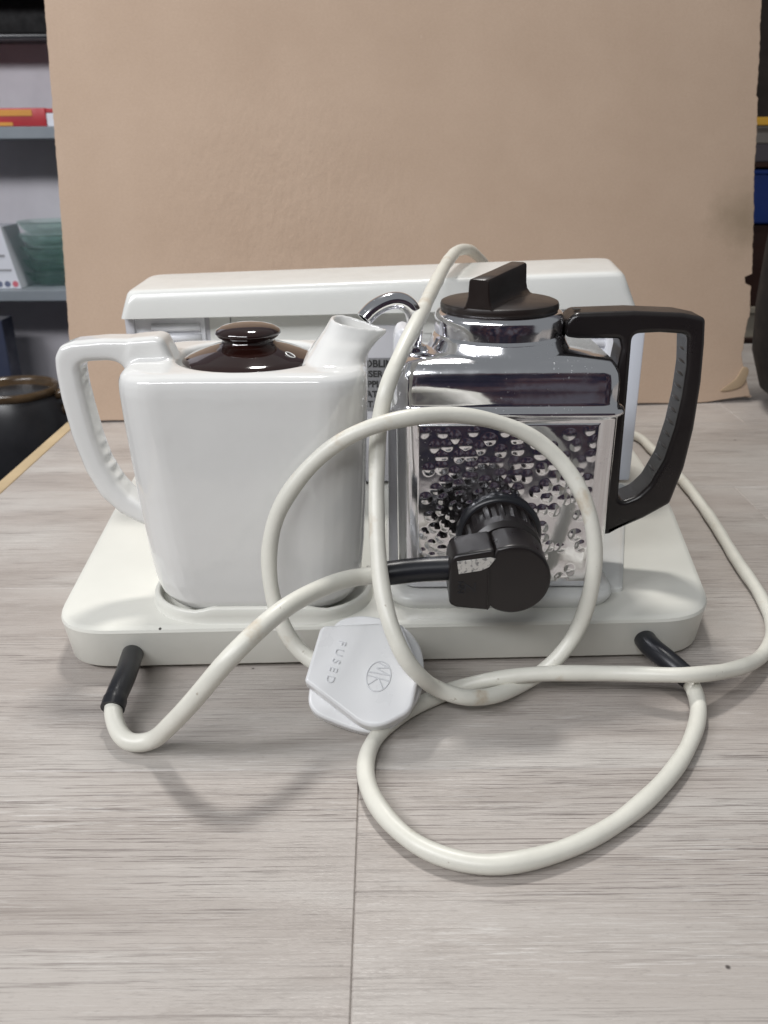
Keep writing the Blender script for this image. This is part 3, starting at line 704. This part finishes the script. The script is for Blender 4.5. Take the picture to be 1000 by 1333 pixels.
# ------------------------------------------------------------------ things at the left, beyond the table
M['shelf'] = plastic('blue_grey_shelf_paint', (.22, .25, .28), .5, .08)
M['shelfback'] = plastic('shelf_back_panel', (.60, .58, .62), .7, .05)
M['dark'] = plastic('very_dark_cloth', (.012, .012, .013), .8, .2)
M['red'] = plastic('red_print', (.45, .03, .04), .45, .1); M['orange'] = plastic('orange_print', (.62, .28, .04), .45, .1)
M['paper'] = plastic('white_card', (.66, .68, .74), .5, .03); M['blueink'] = plastic('slate_ink', (.12, .14, .22), .5, 0); M['redink'] = plastic('rose_ink', (.55, .13, .17), .5, 0)
shelf = thing('shelf_unit', 'blue grey shelf unit with pale back panel at the left behind the table', 'shelf unit', (-.9, 1.25, -.75))
for z in (.4900, .2745, .0100, -.30):
    link('shelf_board', box(-1.30, -.40, 1.20, 1.359, z - .0095, z + .0090, .001), M['shelf'], shelf, 0)
link('back_panel', box(-1.30, -.40, 1.3595, 1.37, -.75, .95), M['shelfback'], shelf, 0)
for x in (-1.31, -.395): link('upright', box(x - .008, x + .005, 1.21, 1.37, -.75, .95), M['shelf'], shelf, 0)
dk = thing('storage_box', 'black fabric box hanging below the top shelf at the upper left corner', 'box', (-.8, 1.3, .42))
link('body', box(-1.05, -.515, 1.265, 1.35, .425, .480, .006), M['dark'], dk, 40); link('hem', box(-1.052, -.513, 1.263, 1.352, .4185, .4249, .001), M['rubber'], dk, 40)
pk = thing('snack_packet', 'flat red and orange packet lying on the upper left shelf', 'packet', (-.6, 1.23, .2835))
link('body', box(-.75, -.556, 1.215, 1.30, .2837, .3120, .002), M['red'], pk, 40)
for z0, z1, x1 in ((.300, .3095, -.578), (.2850, .2905, -.612)): link('stripe', box(-.748, x1, 1.2135, 1.2148, z0, z1), M['orange'], pk, 0)
link('white_end', box(-.5555, -.535, 1.216, 1.299, .2838, .3040, .001), M['paper'], pk, 0); link('flap', box(-.5555, -.532, 1.216, 1.299, .3045, .3110, .001), M['red'], pk, 0)
wr = thing('hooked_wire', 'thin dark curved wire hanging before the pale upper left panel', 'wire', (-.64, 1.45, .34))
v, f = tube([(-.80, 1.335, .50), (-.745, 1.335, .425), (-.712, 1.335, .372), (-.700, 1.335, .345), (-.699, 1.335, .338)], lambda t: .003 + .0015 * t, 10); link('wire', mesh(v, f), M['dark'], wr, 180)
bx = thing('white_box', 'white printed box with row of coloured dots beside the stacked glass bowls', 'box', (-.67, 1.22, .019))
me = box(-.80, -.644, 1.22, 1.30, .0192, .1245, .001)
for q in me.vertices: 
    if q.co.x > -.70: q.co.x -= .020 * (q.co.z - .0192) / .105
link('body', me, M['paper'], bx, 0)
for k, (x, mt) in enumerate(((-.652, 'redink'), (-.666, 'blueink'), (-.680, 'blueink'))):
    v, f = lathe([(.0052, 0), (.0052, .0006), (.0004, .0006)], (x - .001, 1.2199, .0275), 'Y', 20); link('dot', mesh(v, f), M[mt], bx, 0)
link('print_block', box(-.690, -.672, 1.2190, 1.2198, .098, .112), M['blueink'], bx, 0)
link('print_line', box(-.695, -.664, 1.2192, 1.2198, .074, .078), M['greydark'], bx, 0); link('print_line', box(-.695, -.656, 1.2192, 1.2198, .050, .053), M['greydark'], bx, 0)
gm = N('greenish_glass'); gm.set(Base_Color=(.84, .93, .91), Roughness=.03, IOR=1.45); gm.b.inputs['Transmission Weight'].default_value = 1.0; _t = gm.n('ShaderNodeBsdfTransparent'); _t.inputs[0].default_value = (.86, .95, .92, 1); _x = gm.n('ShaderNodeMixShader'); _x.inputs[0].default_value = .55
gm.l(gm.b.outputs[0], _x.inputs[1]); gm.l(_t.outputs[0], _x.inputs[2]); gm.l(_x.outputs[0], [n for n in gm.t.nodes if n.type == 'OUTPUT_MATERIAL'][0].inputs[0])
M['glass'] = gm.m
for k in range(5):
    z = .0192 + .0215 * k; r = .056
    nm = ['lowest glass bowl of the stack on the middle left shelf', 'second glass bowl from the bottom of the left shelf stack', 'middle glass bowl of the five stacked on the left shelf', 'second glass bowl from the top of the left shelf stack', 'topmost greenish glass bowl of the stack on the left shelf'][k]
    b = thing('glass_bowl', nm, 'bowl', (-.601, 1.29, z), 'glass bowls stacked on the left shelf')
    v, f = lathe([(.034, 0), (.036, .0015), (.048, .010), (.054, .019), (r, .0215), (r + .0012, .0240), (r - .001, .0248), (r - .004, .0235), (.0505, .019), (.045, .0115), (.033, .0042), (.0005, .0040)], (-.601, 1.29, z), n=40)
    link('bowl', mesh(v, f), M['glass'], b, 60)
jm = N('brown_black_stoneware'); jm.set(Base_Color=jm.ramp(jm.noise(12, 4), [(.35, (.012, .013, .015)), (.7, (.028, .028, .032))]), Roughness=.35); M['jar'] = jm.m
rmn = N('brown_glaze_rim'); rmn.set(Base_Color=rmn.ramp(rmn.noise(25, 4), [(.35, (.05, .032, .018)), (.7, (.11, .072, .04))]), Roughness=.2); M['rimglaze'] = rmn.m
jr = thing('stoneware_pot', 'dark stoneware pot with brown glazed rim beside the left table edge', 'pot', (-.535, .86, -.30))
jc = (-.540, .87, 0)
v, f = lathe([(.052, -.300), (.060, -.290), (.074, -.22), (.076, -.15), (.070, -.10), (.062, -.082), (.0615, -.081)], jc, n=56); link('body', mesh(v, f), M['jar'], jr, 60)
v, f = lathe([(.0612, -.0815), (.0640, -.078), (.0652, -.0720), (.0630, -.0685), (.0590, -.0690), (.0560, -.074), (.0555, -.095), (.050, -.15), (.030, -.20), (.0005, -.205)], jc, n=56); link('rim', mesh(v, f), M['rimglaze'], jr, 60)
v, f = tube([(-.480, .87, -.083), (-.462, .872, -.080), (-.455, .873, -.088), (-.463, .872, -.100), (-.474, .87, -.108)], .0075, 14); link('lug', mesh(v, f), M['rimglaze'], jr, 180)
cb = thing('low_cabinet', 'dark low cabinet carrying the stoneware pot behind the table', 'cabinet', (-.7, .95, -.75))
link('carcass', box(-1.2, -.34, .83, 1.15, -.75, -.318), M['dark'], cb, 0); link('top_board', box(-1.21, -.335, .825, 1.155, -.3178, -.300, .002), M['dark'], cb, 0)
bc = thing('blue_folder', 'dark blue upright folder at the far left edge below the middle shelf', 'folder', (-.72, 1.22, -.29))
link('cover', box(-.80, -.685, 1.21, 1.26, -.290, -.035, .002), plastic('navy_board', (.035, .045, .085), .5, .1), bc, 0); link('pages', box(-.80, -.6865, 1.2165, 1.2535, -.288, -.0348), M['greydark'], bc, 0)

# ------------------------------------------------------------------ things at the right, beyond the cardboard
M['rackback'] = plastic('dark_brown_board', (.055, .040, .033), .7, .2); M['yellow'] = plastic('yellow_paint', (.55, .30, .03), .5, .1)
M['putty'] = plastic('putty_grey', (.20, .18, .16), .6, .08); M['mauve'] = plastic('dull_mauve_grey', (.075, .065, .075), .6, .1)
M['bluecrate'] = plastic('blue_plastic', (.008, .030, .16), .45, .1); M['mahog'] = plastic('dark_mahogany', (.035, .012, .007), .5, .2); M['creamp'] = plastic('cream_paint', (.40, .36, .29), .5, .08)
rk = thing('storage_rack', 'dark brown rack with yellow rail behind the right edge of the cardboard', 'rack', (.9, 1.4, -.75))
link('back_board', box(.58, 1.35, 1.56, 1.58, -.75, .95), M['rackback'], rk, 0)
link('upright', box(.56, .585, 1.30, 1.56, -.75, .95), M['rackback'], rk, 0)
link('rail', box(.586, 1.35, 1.298, 1.318, .2795, .2925, .001), M['yellow'], rk, 0)
link('rack_board', box(.586, 1.35, 1.32, 1.559, .2100, .2190, .001), M['mahog'], rk, 0); link('rack_board', box(.586, 1.35, 1.32, 1.559, -.1080, -.1000, .001), M['mahog'], rk, 0)
gb = thing('grey_carton', 'putty grey carton with darker base under the yellow rail', 'carton', (.8, 1.4, .2192))
link('lid', box(.60, 1.05, 1.325, 1.50, .2500, .2780, .002), M['putty'], gb, 0); link('base', box(.603, 1.047, 1.328, 1.497, .2192, .2498, .002), M['mauve'], gb, 0)
bl = thing('blue_crate', 'blue plastic crate under the grey carton at the right edge', 'crate', (.8, 1.4, .112))
link('body', box(.60, 1.05, 1.325, 1.52, .1122, .1980, .003), M['bluecrate'], bl, 0); link('lip', box(.597, 1.053, 1.322, 1.523, .1982, .2060, .002), M['bluecrate'], bl, 0)
wc = thing('mahogany_case', 'dark reddish brown wooden case under the blue crate', 'case', (.8, 1.4, -.10))
link('body', box(.60, 1.05, 1.330, 1.52, -.0400, .1090, .002), M['mahog'], wc, 0); link('plinth', box(.598, 1.052, 1.326, 1.522, -.052, -.0402, .001), M['creamp'], wc, 0); link('foot_rail', box(.61, 1.04, 1.335, 1.51, -.0998, -.0522), M['creamp'], wc, 0)
M['vessel'] = plastic('matt_black_vessel', (.006, .007, .009), .6, .1, spec=.25)
vs = thing('black_vessel', 'rounded black vessel standing on the table at the right edge, mostly out of view', 'vessel', (.468, .47, 0))
v, f = lathe([(.060, .0004), (.075, .002), (.100, .020), (.112, .055), (.115, .10), (.114, .16), (.110, .20), (.098, .235), (.075, .252), (.0005, .256)], (.483, .47, 0), n=64); link('body', mesh(v, f), M['vessel'], vs, 60)
v, f = lathe([(.030, .250), (.032, .258), (.020, .266), (.0005, .268)], (.483, .47, 0), n=32); link('stopper', mesh(v, f), M['vessel'], vs, 50)
